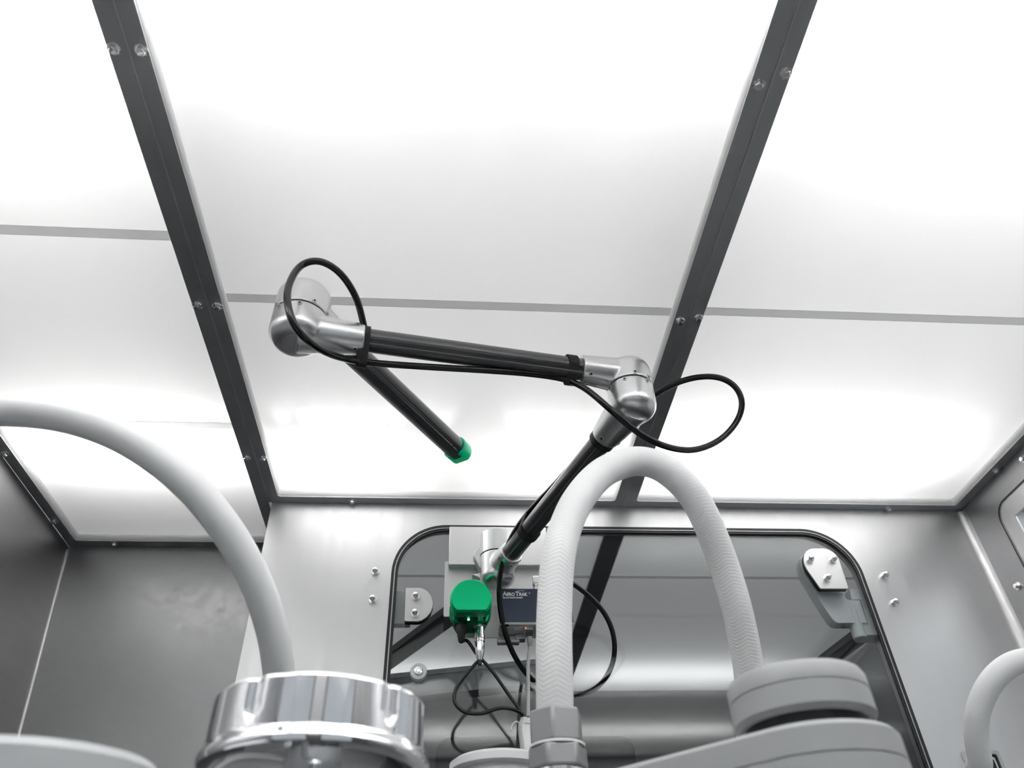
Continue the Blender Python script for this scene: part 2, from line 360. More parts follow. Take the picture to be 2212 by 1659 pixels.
# the lit side chamber beyond that window
sdc = thing('ceiling_light_panel', 'backlit ceiling glimpsed through the window in the right wall', 'ceiling light', (1.45, .95, H))
bm = nb(); bm.faces.new([bm.verts.new(p) for p in ((XR + .19, .4, H + .01), (1.75, .4, H + .01), (1.75, YB - .03, H + .01), (XR + .19, YB - .03, H + .01))]); obj('diffuser', bm, M['opal'], sdc, smooth=0)
obj('frame', bx((XR + .04, YB - .03, H), (1.8, YB, H + .012)), M['frame'], sdc)
for x in (XR + .105, XR + .25): fast('hex_bolt', BOLT, (x, YB - .015, H), (0, 0, -1), sdc)
bm = nb(); box(bm, (XR + .165, .4, H + .14), (1.78, YB, H + .145)); obj('housing', bm, M['white_wall'], sdc, smooth=0)
lamp('side_lamp', 1.30, 1.7, 1.0, 0.5, 2.2)
struct('wall_side_chamber', bx((XR + .03, YB, ZF), (1.8, YB + .03, H + .012)), M['white_wall'])
# cove in the right corner
rc = .016; P = [(XR - rc + rc * math.sin(a), YB - rc + rc * math.cos(a), ZF) for a in [i * PI / 2 / 10 for i in range(11)]] + [(XR + .001, YB + .001, ZF)]
struct('trim_right_corner', prism([Vector(p) for p in P], (0, 0, H - ZF - .004)), M['steel_plate'])
struct('floor', bx((-1.3, YF - .03, ZF - .03), (XR + .03, YL + .03, ZF)), M['floor'])
fo = [rrect(a, b, -.30, .72, .06, 8, fy(YF)) for a, b in ((-.78, -.10), (.10, .78))]  # unseen window openings, added for front fill and reflections in the chrome
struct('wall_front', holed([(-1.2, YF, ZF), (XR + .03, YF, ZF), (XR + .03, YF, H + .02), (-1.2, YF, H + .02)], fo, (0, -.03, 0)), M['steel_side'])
for n_, (a, b), ol in (('fill_window_3', (-.78, -.10), fo[0]), ('fill_window_4', (.10, .78), fo[1])):
    wf = struct(n_, ring_between(ol, rrect(a + .02, b - .02, -.28, .70, .045, 8, fy(YF)), (0, .004, 0)), M['rubber'])
    struct('pane', prism(rrect(a + .01, b - .01, -.29, .71, .05, 8, fy(YF - .012)), (0, -.004, 0)), M['glass'], wf)

# ceiling light panels: one per bay (frame, diffuser, joint strip, bolts, lamp housing)
def bay(x0, x1, y1, seams, bolts, label, back_bolts):
    t = thing('ceiling_light_panel', label, 'ceiling light', ((x0 + x1) / 2, (YF + y1) / 2, H), None)
    fw = .0225; y0 = YF + .002; g = .0008
    A = rrect(x0 + g, x1 - g, y0, y1 - g, .001, 2, lambda a, b: (a, b, H)); B = rrect(x0 + fw, x1 - fw, y0 + fw, y1 - fw, .007, 6, lambda a, b: (a, b, H))
    obj('frame', holed(A, [B], (0, 0, .004)), M['frame'], t)
    dz = .016; a0, a1, b0, b1 = x0 + fw, x1 - fw, y0 + fw, y1 - fw
    Pb = rrect(a0, a1, b0, b1, .007, 6, lambda a, b: (a, b, H + .003)); Pt = rrect(a0 + .003, a1 - .003, b0 + .003, b1 - .003, .007, 6, lambda a, b: (a, b, H + dz))
    bm = nb(); va = [bm.verts.new(p) for p in Pb]; vb = [bm.verts.new(p) for p in Pt]
    for i in range(len(va)): j = (i + 1) % len(va); bm.faces.new((va[i], va[j], vb[j], vb[i]))
    bm.faces.new(vb)
    obj('diffuser', bm, M['opal'], t, smooth=20)
    for s in seams:
        obj('joint_strip', bx((a0 + .004, s - .0085, H + dz - .002), (a1 - .004, s + .0085, H + dz - .0002)), M['opal_bar'], t, bevel=.0008)
    bm = nb(); zt = H + .16
    for q0, q1 in (((a0 - .01, b0 - .01, H + .005), (a0 - .002, b1 + .01, zt)), ((a1 + .002, b0 - .01, H + .005), (a1 + .01, b1 + .01, zt)), ((a0, b0 - .01, H + .005), (a1, b0 - .002, zt)),
                   ((a0, b1 + .002, H + .005), (a1, b1 + .01, zt)), ((a0 - .01, b0 - .01, zt), (a1 + .01, b1 + .01, zt + .004))): box(bm, q0, q1)
    obj('housing', bm, M['white_wall'], t, smooth=0)
    for p in bolts: fast('hex_bolt', BOLT, (p[0], p[1], H), (0, 0, -1), t)
    for p in back_bolts: fast('hex_bolt', BOLT, (p, y1 - .011, H), (0, 0, -1), t)
hb = .0150
bay(XM1, XM2, YB, [.832], [(x, y) for y in (.437, .836, 1.236) for x in (XM1 + hb, XM2 - hb + .002)], 'white backlit ceiling panel over the jointed black arm, the middle bay', [-.207])
bay(XM2, XR, YB, [.828], [(x, y) for y in (.421, .828, 1.236) for x in (XM2 + hb, XR - .009)], 'white backlit ceiling panel right of the right-hand dark beam', [.961])
bay(XL, XM1, YL, [.716, 1.156], [(XM1 - hb, y) for y in (.437, .836, 1.236)] + [(XL + .009, 1.236), (XL + .009, 1.481)], 'white backlit ceiling panel left of the left-hand dark beam', [-.745])
# grooved strip closing the gap between two bays
for n_, x in (('trim_1', XM1), ('trim_2', XM2)):
    bm = bx((x - .0020, YF, H + .0005), (x + .0020, YB, H + .006)); box(bm, (x + .0012, YF, H - .0012), (x + .0026, YB, H + .001))
    struct(n_, bm, M['bolt'] if False else M['steel_matte'])

# ------------------------------------------------------------------ the neighbouring chamber behind the glass
Y2 = 2.56; yq = YB + .036
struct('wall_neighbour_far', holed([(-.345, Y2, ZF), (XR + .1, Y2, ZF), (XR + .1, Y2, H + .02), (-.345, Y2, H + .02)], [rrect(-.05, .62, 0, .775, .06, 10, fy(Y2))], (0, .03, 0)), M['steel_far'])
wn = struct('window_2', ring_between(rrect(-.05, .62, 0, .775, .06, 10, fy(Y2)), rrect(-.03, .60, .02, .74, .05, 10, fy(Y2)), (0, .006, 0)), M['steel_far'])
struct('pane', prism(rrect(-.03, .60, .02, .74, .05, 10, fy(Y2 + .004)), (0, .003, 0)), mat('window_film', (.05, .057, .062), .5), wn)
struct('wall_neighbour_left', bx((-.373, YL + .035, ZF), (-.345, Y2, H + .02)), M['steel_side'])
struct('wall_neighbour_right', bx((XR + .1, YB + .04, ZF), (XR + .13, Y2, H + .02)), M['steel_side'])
struct('floor_neighbour', bx((-.373, YL + .035, ZF - .03), (XR + .13, Y2 + .03, ZF)), M['steel_matte'])
t = thing('ceiling_light_panel', 'backlit ceiling seen dimly through the glass door', 'ceiling light', (.3, 2.0, H))
for x0, x1 in ((-.34, XM2 - .024), (XM2 + .024, XR + .08)):
    bm = nb(); bm.faces.new([bm.verts.new(p) for p in ((x0, YB + .04, H + .004), (x1, YB + .04, H + .004), (x1, Y2 - .02, H + .004), (x0, Y2 - .02, H + .004))])
    obj('diffuser', bm, M['opal'], t, smooth=0)
bm = nb(); zt = H + .16
for q0, q1 in (((-.345, YB + .037, zt), (XR + .1, Y2, zt + .004)), ((-.345, YB + .037, H + .006), (XR + .1, YB + .040, zt)), ((-.345, Y2 - .008, H + .02), (XR + .1, Y2, zt))): box(bm, q0, q1)
obj('housing', bm, M['white_wall'], t, smooth=0)
obj('beam', bx((XM2 - .023, YB + .04, H - .004), (XM2 + .023, Y2, H + .003)), M['brace'], t)
obj('joint_strip', bx((-.34, 1.72, H - .001), (XR + .08, 1.728, H + .002)), M['opal_bar'], t)
def bar(a, b, wd, th):
    a, b = Vector(a), Vector(b); d = (b - a).normalized(); s = Vector((-d.y, d.x, 0)) * wd / 2
    return prism([a + s, a - s, b - s, b + s], (0, 0, th))
br = thing('diagonal_bar', 'dark diagonal brace behind the lower left of the glass door', 'brace', onZ(840, 1432, .80))
obj('bar', bar(onZ(800, 1462, .80), onZ(1075, 1262, .80), .055, .02), M['brace'], br, bevel=.002)
br2 = thing('diagonal_bar', 'dark diagonal bar standing in for a shadowy reflection in the glass door below the hinge', 'brace', onZ(1770, 1430, .80))
obj('bar', bar(onZ(1700, 1500, .80), onZ(2010, 1270, .80), .055, .02), M['brace'], br2, bevel=.002)  # shadowy reflection in the glass, built as a dark bar
a = onY(800, 1470, 1.75); b = onY(1172, 1432, 1.75); a = a + (a - b) * ((a.x + .345) / (b.x - a.x))
sr = tag(obj('support_rail', prism([a, b, b + Vector((0, 0, -.045)), a + Vector((0, 0, -.045))], (0, .05, 0)), M['frame'], bevel=.001),
    'dark support rail with a light upper edge behind the glass beside the white bumper', 'rail')
obj('edge_strip', prism([a + Vector((0, -.002, .010)), b + Vector((0, -.002, .010)), b + Vector((0, -.002, -.001)), a + Vector((0, -.002, -.001))], (0, .052, 0)), M['sticker'], sr)

# ------------------------------------------------------------------ glass access door in the back wall
door = thing('glass_door', 'large rounded glass access door with steel hinge set in the steel back wall', 'door', (wx0, YB, .36))
def rr(o, y): return rrect(wx0 + o, wx1 - o, wz0 + o, wz1 - o, wr - o, 14, fy(y))
obj('gasket', ring_between(rr(-.0018, YB), rr(.0035, YB), (0, -.0016, 0)), M['rubber'], door, smooth=0)
obj('trim_ring', ring_between(rr(.0035, YB), rr(.0055, YB), (0, -.0008, 0)), M['frame'], door, smooth=0)
obj('inner_gasket', ring_between(rr(.0055, YB + .001), rr(.0105, YB + .001), (0, .004, 0)), M['rubber'], door, smooth=0)
obj('pane', prism(rr(.006, YB + .006), (0, .006, 0)), M['glass'], door, smooth=0)
def pp(pts, ox, oy, sc, y): return [onY(ox + x / sc, oy + yy / sc, y) for x, yy in pts]
Z3 = (1700, 1160, 6.381)
plate = [(232, 300), (238, 240), (265, 195), (305, 168), (350, 155), (500, 155), (570, 168), (630, 200), (680, 245), (722, 312), (848, 700), (838, 712), (470, 712), (450, 700), (275, 445), (240, 370)]
hp = obj('hinge_plate', prism(pp(plate, *Z3, YB - .012), (0, .004, 0)), M['steel_matte'], door, bevel=.0008)
obj('hinge_pad', prism([Vector((p.x * .985 + .011, p.y, p.z - .001)) for p in pp(plate, *Z3, YB - .007)], (0, .012, 0)), M['rubber'], door, bevel=.0005)
for x, y in ((325, 305), (640, 305), (560, 560)): fast('acorn_nut', ACORN, onY(1700 + (x - 8) / 6.381, 1160 + (y + 10) / 6.381, YB - .012), (0, -1, 0), hp)
yb = YB + .018
arm_pl = [(180, 300), (215, 250), (280, 400), (500, 700), (800, 780), (805, 830), (830, 860), (880, 868), (1005, 870), (1112, 1187), (715, 1185), (670, 1170), (625, 1130), (590, 1080), (400, 790), (240, 520), (190, 400)]
obj('hinge_leaf', prism(pp(arm_pl, *Z3, yb), (0, .028, 0)), M['hinge'], door, bevel=.001)
blk = [(860, 712), (1250, 712), (1500, 1352), (1060, 1352), (1020, 1192), (1118, 1190), (1018, 864), (890, 862)]
hbk = obj('hinge_block', prism(pp(blk, *Z3, yb + .004), (0, .04, 0)), M['hinge'], door, bevel=.001)
kp = onY(1700 + 1010 / 6.381, 1160 + 1400 / 6.381, yb + .012); kt = onY(1700 + 900 / 6.381, 1160 + 1150 / 6.381, yb + .012)
obj('knuckle', tube([kp, kp + Vector((0, 0, .075))], .0135, 28), M['hinge'], hbk)
obj('pin', tube([kp + Vector((0, 0, -.0012)), kp + Vector((0, 0, .01))], .0115, 28), M['hinge'], hbk)
Z2 = (820, 1240, 6.38)
dpl = [(362, 190), (540, 187), (600, 198), (660, 235), (710, 300), (738, 385), (735, 450), (705, 530), (650, 595), (580, 640), (520, 653), (360, 650), (342, 640)]
lp = obj('latch_plate', prism(pp(dpl, *Z2, YB - .010), (0, .004, 0)), M['steel_matte'], door, bevel=.0008)
obj('latch_pad', prism([Vector((p.x * .99 - .0005, p.y, p.z - .002)) for p in pp(dpl, *Z2, YB - .006)], (0, .011, 0)), M['rubber'], door)
for x, y in ((497, 310), (487, 545)): fast('acorn_nut', ACORN, onY(820 + x / 6.38, 1240 + y / 6.38, YB - .010), (0, -1, 0), lp)
obj('latch_block', prism(pp([(150, 230), (420, 230), (420, 685), (140, 685)], *Z2, yb), (0, .02, 0)), M['hinge'], door, bevel=.001)
bc = onY(904, 1450, YB - .006)
bp_ = obj('bumper', lathe([(0, 0), (.0142, 0), (.0152, .0012), (.0152, .011), (.0142, .0125), (0, .0125)], 40), M['white_plastic'], door, loc=bc + Vector((0, .012, 0)), rot=rotz((0, -1, 0)))
o_ = bpy.data.objects.new('hex_bolt', BOLT); C.objects.link(o_); o_.parent = bp_; o_.location = (0, 0, .0125)

# slot frame low on the back wall
sl = thing('wall_slot', 'small dark framed slot on the steel wall behind the right-hand hose', 'slot', onY(2085, 1650, YB))
s0 = [onY(px, py, YB) for px, py in ((2078, 1622), (2148, 1590), (2215, 1760), (2140, 1800))]
x0s, x1s, zs0, zs1 = onY(2074, 1624, YB).x, onY(2074, 1624, YB).x + .068, .20, onY(2080, 1624, YB).z
obj('frame', ring_between(rrect(x0s, x1s, zs0, zs1, .002, 3, fy(YB - .006)), rrect(x0s + .006, x1s - .006, zs0 + .006, zs1 - .006, .003, 3, fy(YB - .006)), (0, .006, 0)), M['frame'], sl, bevel=.0006)
obj('inner_frame', ring_between(rrect(x0s + .010, x1s - .010, zs0 + .01, zs1 - .01, .003, 3, fy(YB - .003)), rrect(x0s + .013, x1s - .013, zs0 + .013, zs1 - .013, .003, 3, fy(YB - .003)), (0, .003, 0)), M['steel_plate'], sl)
obj('opening', bx((x0s + .006, YB - .002, zs0 + .006), (x1s - .006, YB - .0005, zs1 - .006)), M['dark'], sl)

# ------------------------------------------------------------------ mounting bracket for arm and counter
mb = thing('mounting_bracket', 'brushed steel mounting bracket bolted over the top of the glass door, behind the green sensor', 'bracket', onY(1080, 1378, YB - .02))
yu = YB - .050
a = onY(970, 1137, YB - .028); b = onY(1178, 1222, yu)
zt_, zb_ = onY(970, 1137, yu).z, onY(970, 1220, yu).z
xa, xb = onY(970, 1180, yu).x, onY(1182, 1180, yu).x
obj('top_block', bx((xa, yu, zb_), (xb, YB - .018, zt_)), M['steel_plate'], mb, bevel=.0015)
yl = YB - .034; z1_, z0_ = onY(960, 1212, yl).z, onY(958, 1332, yl).z; x0_ = onY(960, 1260, yl).x; x1_ = onY(1195, 1300, yl).x
obj('back_plate', prism(rrect(x0_, x1_, z0_, z1_, .003, 5, fy(yl)), (0, .004, 0)), M['steel_matte'], mb, bevel=.0006)
z2_ = onY(1000, 1378, yl - .002).z; x2_ = onY(985, 1378, yl).x
obj('lower_plate', prism(rrect(x2_, x1_, z2_, z0_ + .02, .006, 5, fy(yl - .003)), (0, .003, 0)), M['steel_matte'], mb, bevel=.0006)

# ------------------------------------------------------------------ particle counter
pc = thing('particle_counter', 'small navy and grey particle counter box mounted beside the green sensor', 'instrument', onY(1160, 1380, YB - .04))
yfp = YB - .098
x0c, x1c = onY(1079, 1300, yfp).x, onY(1236, 1300, yfp).x; ztc, zbc = onY(1100, 1270, yfp).z, onY(1100, 1349, yfp).z
obj('case', bx((x0c, yfp + .001, zbc), (x1c, yl - .0032, ztc)), M['box'], pc, bevel=.002)
obj('front_label', bx((x0c + .001, yfp, zbc + .0048), (x1c - .001, yfp + .002, ztc - .0015)), M['blue'], pc)
q = onY(1086, 1287, yfp)
for ch, sx, dx, s in (('A', 1.05, 0, .0118), ('ERO', 1.0, .0078, .0088), ('T', 1.05, .0252, .0118), ('RAK', 1.0, .0325, .0088)):
    text('logo', ch, s, (q.x + dx * .92, yfp - .0002, q.z), M['white_ink'], pc, sx=sx * .88, bold=.0003)
text('logo', '®', .004, (q.x + .0475, yfp - .0002, q.z + .004), M['white_ink'], pc)
text('logo', 'Remote Particle Counter', .0041, (q.x, yfp - .0002, q.z - .0048), M['white_ink'], pc, bold=.0002, sx=.86)
for i, dx in enumerate((.028, .0305, .033, .0355, .038)): obj('logo_mark', bx((q.x + dx, yfp - .0003, q.z + .0093), (q.x + dx + .0012, yfp, q.z + .0105)), M['white_ink'], pc, smooth=0)
# underside of the counter: hole, sticker, ports
def under(px, py, z=None): return onZ(px, py, zbc - .0003)
u0, u1 = under(1090, 1352), under(1134, 1361)
obj('round_port', lathe([(0, -.001), (.0042, -.001), (.0046, 0)], 20), M['dark'], pc, loc=(under(1094, 1351).x, under(1094, 1351).y, zbc))
obj('sticker', bx((under(1090, 1356).x, under(1090, 1362).y - .0, zbc - .0004), (under(1132, 1356).x, under(1090, 1353).y + .003, zbc)), M['sticker'], pc, smooth=0)
sy = (under(1090, 1362).y + under(1090, 1353).y + .003) / 2
for i in range(3): obj('sticker_text', bx((under(1092, 1358).x, sy - .004 + i * .004, zbc - .0006), (under(1110, 1358).x, sy - .003 + i * .004, zbc)), M['ink'], pc, smooth=0)
obj('network_port', bx((under(1134, 1352).x, yfp + .012, zbc - .004), (under(1152, 1352).x, yfp + .034, zbc + .001)), M['box'], pc, bevel=.0006)
obj('status_light', bx((under(1134, 1361).x, yfp + .010, zbc - .003), (under(1134, 1361).x + .0012, yfp + .012, zbc - .001)), M['amber'], pc, smooth=0)
lb = bx((x0c - .002, yfp + .045, zbc - .014), (onY(1122, 1370, yfp + .045).x, yl - .0034, zbc - .0002))
obj('mount_foot', lb, M['steel_matte'], pc, bevel=.002)
obj('mount_clip', bx((onY(1112, 1370, yfp + .04).x, yfp + .040, zbc - .009), (onY(1136, 1370, yfp + .04).x, yl - .0034, zbc - .0003)), M['steel_plate'], pc, bevel=.002)
# elbow fitting on the top of the counter
fx = onY(1158, 1255, yfp + .03); 
ft = obj('hose_elbow', tube([(fx.x, fx.y, ztc - .002), (fx.x, fx.y, ztc + .026), (fx.x + .006, fx.y, ztc + .030), (fx.x + .03, fx.y, ztc + .031)], .0052, 20), M['polish'], pc)
for dz_, rr_ in ((.006, .0075), (.016, .0068)): obj('nut', prism([Vector((fx.x, fx.y, ztc + dz_)) + v for v in hexpts(rr_, 0)], (0, 0, .007)), M['polish'], ft, bevel=.0006)
obj('elbow_cap', bx((fx.x - .007, fx.y - .007, ztc + .021), (fx.x + .012, fx.y + .007, ztc + .037)), M['polish'], ft, bevel=.002)

# network cable
nc = thing('network_cable', 'light grey network cable plugged into the underside of the navy counter', 'cable', (under(1143, 1362).x, yfp + .02, zbc - .04))
px_ = onY(1143, 1366, yfp + .02); pz_ = zbc - .001
obj('plug', bx((px_.x - .006, px_.y - .005, pz_ - .014), (px_.x + .006, px_.y + .005, pz_)), M['clear'], nc, bevel=.0008)
bm = lathe([(0, -.030), (.0030, -.030), (.0034, -.0275), (.0026, -.0268), (.0040, -.0245), (.0030, -.0238), (.0046, -.0212), (.0034, -.0205), (.0052, -.018), (.0054, -.010), (0, -.010)], 20, c=(px_.x, px_.y, pz_ - .004))
obj('boot', bm, M['grey_plastic'], nc)
yc = px_.y
pts = [(px_.x, yc, pz_ - .032)] + [onY(1141, y, yc - .03 * k_) for k_, y in ((.2, 1430), (.6, 1490), (1, 1548))]
obj('cord', tube(spline(pts), .0031, 14), M['grey_plastic'], nc)

# ------------------------------------------------------------------ green sensor on curved arm
gy = YB - .165
gc = onY(1018, 1291, gy); gR = (onY(1064, 1291, gy).x - onY(972, 1291, gy).x) / 2
gs = thing('particle_sensor', 'bright green round sensor head with black plug and metal connector below the jointed arm', 'sensor', gc + Vector((0, .05, -gR)))
def dcut(r, cut, n=48):
    P = []
    for i in range(n):
        a = PI / 2 + 2 * PI * i / n; x, z = r * math.cos(a), r * math.sin(a)
        if z < -cut * r:
            m_ = min(1.0, (-z / r - cut) / .08); z = -cut * r
        P.append((x, z))
    out = []
    for p in P:
        if not out or math.hypot(p[0] - out[-1][0], p[1] - out[-1][1]) > 1e-4: out.append(p)
    return out
def loft(sections, m, name, parent, **k):
    bm = nb(); L = [[bm.verts.new(p) for p in s] for s in sections]; n = len(L[0])
    for A, B in zip(L, L[1:]):
        for i in range(n): j = (i + 1) % n; bm.faces.new((A[i], A[j], B[j], B[i]))
    bm.faces.new(L[0]); bm.faces.new(L[-1][::-1]); return obj(name, bm, m, parent, **k)
dp = dcut(1, .66)
sec = lambda r, y, dz=0, fx_=1.0, fz=1.0: [gc + Vector((x * r * gR * fx_, y, z * r * gR * fz + dz)) for x, z in dp]
loft([sec(.90, -.0002), sec(.905, 0), sec(.985, .004), sec(1.0, .007), sec(1.0, .022), sec(.97, .025)], M['green'], 'front_cap', gs, smooth=22)
loft([sec(.955, .0245), sec(.94, .030), sec(.93, .085, 0), sec(.84, .103), sec(.6, .112)], M['green_dark'], 'body', gs, smooth=40)
loft([sec(1.0, .048), sec(1.02, .050), sec(1.02, .062), sec(1.0, .064)], M['green_dark'], 'ring', gs, smooth=22)
zb = gc.z - .66 * gR * .94
obj('indicator_window', bx((gc.x - .012, gc.y + .034, zb - .0015), (gc.x + .004, gc.y + .046, zb + .002)), M['green_dark'], gs, bevel=.0006)
obj('status_light', bx((gc.x - .0055, gc.y + .034, zb - .0022), (gc.x - .0015, gc.y + .037, zb)), M['led'], gs, smooth=0)
# ports under it
cu = onY(1036, 1352, gc.y + .062); cu.z = zb
obj('connector_nut', lathe([(.0, 0), (.0105, 0), (.0105, -.003), (.0078, -.0035), (.0078, -.018), (0, -.018)], 32), M['polish'], gs, loc=cu)
pu = onY(997, 1345, gc.y + .055); pu.z = zb

# metal connector and its cord
c0 = cu + Vector((0, 0, -.0182))
sc = thing('sensor_cable', 'black cord looping out left below the chrome connector under the green sensor', 'cable', c0 + Vector((0, 0, -.04)))
bm = lathe([(0, 0), (.0088, 0), (.0090, -.006), (.0082, -.0065), (.0088, -.0072), (.0088, -.0115), (.0075, -.0118), (.0075, -.0145), (.0083, -.015), (.0083, -.026), (.0072, -.034), (.0052, -.041), (.0042, -.044), (0, -.044)], 32, rfun=lambda r, z, a: r * (1 + (.05 * math.cos(9 * a) if z < -.016 and z > -.04 else 0)))
obj('plug', bm, M['polish'], sc, loc=c0, smooth=30)
c1 = c0 + Vector((0, 0, -.042)); yk = c1.y
obj('strain_relief', lathe([(0, 0), (.0045, 0), (.0034, -.010), (0, -.010)], 20), M['black_cord'], sc, loc=c1 + Vector((0, 0, 0)))
L1 = [c1 + Vector((0, 0, -.004))] + [onY(px, py, yk + dy) for px, py, dy in ((1029, 1432, 0), (1003, 1462, 0), (984, 1490, .0), (983, 1518, 0), (1004, 1538, 0), (1040, 1541, 0), (1078, 1530, .0), (1108, 1532, .01), (1130, 1545, .02), (1137, 1570, .02))]
obj('cord', tube(spline(L1), .0030, 14), M['black_cord'], sc)
pcab = thing('power_cable', 'straight black cord with a black plug at the lower left of the green sensor', 'cable', pu + Vector((0, 0, -.03)))
bm = lathe([(0, .0005), (.0085, .0005), (.009, -.006), (.0085, -.016), (.0060, -.021), (.0052, -.031), (.0035, -.034), (0, -.034)], 24, rfun=lambda r, z, a: r * (1 + .06 * math.cos(8 * a)))
obj('plug', bm, M['black_cord'], pcab, loc=pu)
L2 = [pu + Vector((0, 0, -.032))] + [onY(px, py, yk + dy) for px, py, dy in ((1010, 1385, .006), (1030, 1413, .008), (1062, 1448, .012), (1095, 1495, .018), (1120, 1530, .02), (1134, 1560, .024))]
obj('cord', tube(spline(L2), .0029, 14), M['black_cord'], pcab)
# curved bracket carrying the sensor
Z1 = (940, 1120, 5.53); ybk = gc.y + .075
cb = [(560, 250), (640, 235), (600, 300), (570, 330), (560, 420), (585, 500), (570, 570), (560, 640), (600, 720), (560, 720), (440, 670), (535, 650), (540, 600), (500, 520), (455, 435), (475, 385), (540, 320)]
obj('mount_bracket', prism(pp(cb, *Z1, ybk), (0, .022, 0)), M['alu_satin'], gs, bevel=.001)

# cable sleeve gathering the cords
sv = thing('cable_sleeve', 'white film sleeve with a white tie gathering the cords beside the hose nut', 'cable sleeve', onY(1142, 1720, yk - .01))
svp = [onY(px, py, yk + .02) for px, py in ((1136, 1552), (1135, 1580), (1140, 1620), (1146, 1680), (1150, 1800))]; svp.append(Vector((svp[-1].x, svp[-1].y, ZF)))
def crum(a): return 1 + .10 * math.cos(3 * a + 1) + .05 * math.cos(7 * a)
obj('film', tube(spline(svp, 6), lambda t_: .0085 + .004 * min(1, t_ * 8), 28, cross=crum), M['white_film'], sv)
tp = onY(1136, 1566, yk + .02)
obj('tie', tube([tp + Vector((.0112 * math.cos(a), .0112 * math.sin(a), 0)) for a in [i * 2 * PI / 24 for i in range(25)]], .0017, 8), M['white_plastic'], sv)
obj('tie_tail', tube(spline([tp + Vector((-.010, -.004, 0)), tp + Vector((-.016, -.008, .003)), tp + Vector((-.023, -.008, -.002)), tp + Vector((-.026, -.008, -.012))]), .0013, 8), M['white_plastic'], sv)

# ------------------------------------------------------------------ jointed black arm
TR = .0170
J1 = onZ(1361, 842, .735); J2 = onZ(649, 690, .762); J0 = onZ(1074, 1203, .735)
J0 = Vector((J0.x, min(J0.y, YB - .085), .735)); J0 = onY(1074, 1203, YB - .105)
arm = thing('jointed_arm', 'long jointed black carbon tube arm with silver joints and a bright green tip', 'arm', J0)
zL0, zL1 = J0.z - .026, J1.z - .026; zU1, zU2 = J1.z + .028, J2.z - .0225; zE = J2.z + .026
def cross_t(a):
    f = 1.0
    for g0 in (PI / 4, 3 * PI / 4, 5 * PI / 4, 7 * PI / 4):
        d = abs((a - g0 + PI) % (2 * PI) - PI)
        if d < .16: f = .955
    return f
def housing(name, c, Rr, z0, z1, tip, r0, r1, parent, m, fillet=.45, zc=None):
    """cast joint shell: a drum from the split face z0 to the rounded end z1 fused with a tapering socket reaching tip"""
    s = 1 if z1 > z0 else -1; h = abs(z1 - z0); fr = Rr * fillet
    prof = [(0, z0), (Rr, z0)] + [(Rr - fr + fr * math.cos(a), z1 - s * fr + s * fr * math.sin(a)) for a in [i * PI / 2 / 8 for i in range(9)]] + [(0, z1)]
    bm = lathe(prof, 48, c=(c.x, c.y, 0))
    a = Vector((c.x, c.y, zc if zc else (z0 + z1) / 2)); d = (tip - a).normalized()
    tube([a, a + (tip - a) * .5, tip], lambda t_: r0 + (r1 - r0) * t_, 40, bm)
    return obj(name, voxel(bm, .0011, 22), m, parent, smooth=32)
def screws(c, Rr, z, angs, parent):
    for a in angs:
        v = Vector((math.cos(a), math.sin(a), 0)); fast('screw', SCREW, Vector((c.x, c.y, z)) + v * Rr, v, parent)
# tube axes
def P(c, z): return Vector((c.x, c.y, z))
lo_a, lo_b = P(J0, zL0), P(J1, zL1); up_a, up_b = P(J1, zU1), P(J2, zU2)
tipc = onZ(988, 972, zE); en_a = P(J2, zE)
def seg(a, b, s0, s1): d = (b - a).normalized(); return a + d * s0, b - d * s1
l0, l1 = seg(lo_a, lo_b, .062, .080); u0, u1 = seg(up_a, up_b, .078, .088); e0 = seg(en_a, tipc, .05, 0)[0]
def straight(a, b, n=24): return [a + (b - a) * i / n for i in range(n + 1)]
obj('lower_tube', tube(straight(l0, l1), TR, 96, cross=cross_t), M['carbon'], arm, smooth=25)
obj('upper_tube', tube(straight(u0, u1), TR, 96, cross=cross_t), M['carbon'], arm, smooth=25)
et = obj('end_tube', tube(straight(e0, tipc), .0188, 96, cross=cross_t), M['carbon'], arm, smooth=25)
R0, R1, R2 = .0325, .0345, .0375
b_lo = housing('base_socket', J0, R0, J0.z - .0006, J0.z - .056, lo_a + (l0 - lo_a) * 1.0, .026, .0215, arm, M['alu'])
b_up = obj('base_post', lathe([(0, J0.z + .0006), (R0, J0.z + .0006), (R0, J0.z + .043), (R0 - .003, J0.z + .046), (0, J0.z + .046)], 56, c=(J0.x, J0.y, 0)), M['alu'], arm)
obj('post_foot', bx((J0.x - .022, J0.y, J0.z + .008), (J0.x + .022, yu + .001, J0.z + .040)), M['alu'], arm, bevel=.002)
e1u = housing('elbow_upper_housing', J1, R1, J1.z + .0006, J1.z + .050, up_a + (u0 - up_a), .0280, .0222, arm, M['alu'], .6)
e1l = housing('elbow_lower_housing', J1, R1, J1.z - .0006, J1.z - .051, lo_b + (l1 - lo_b), .0325, .0222, arm, M['alu'], .55)
e2l = housing('wrist_lower_housing', J2, R2, J2.z - .0006, J2.z - .047, up_b + (u1 - up_b), .0300, .0215, arm, M['alu_satin'], .5)
e2u = housing('wrist_upper_housing', J2, R2, J2.z + .0006, J2.z + .056, en_a + (e0 - en_a) * 1.5, .0265, .0205, arm, M['alu_satin'], .5)
obj('end_disc', lathe([(.0, 0), (.0165, 0), (.0165, .0006), (.0160, .0006)], 48, c=(J2.x, J2.y, J2.z - .0478)), M['alu_satin'], e2l)
for nm, J, Rr, pr in (('joint_seam', J0, R0, b_lo), ('joint_seam', J1, R1, e1l), ('joint_seam', J2, R2, e2l)):
    obj(nm, lathe([(0, -.0008), (Rr - .0009, -.0008), (Rr - .0009, .0008), (0, .0008)], 56, c=tuple(J)), M['dark'], pr)
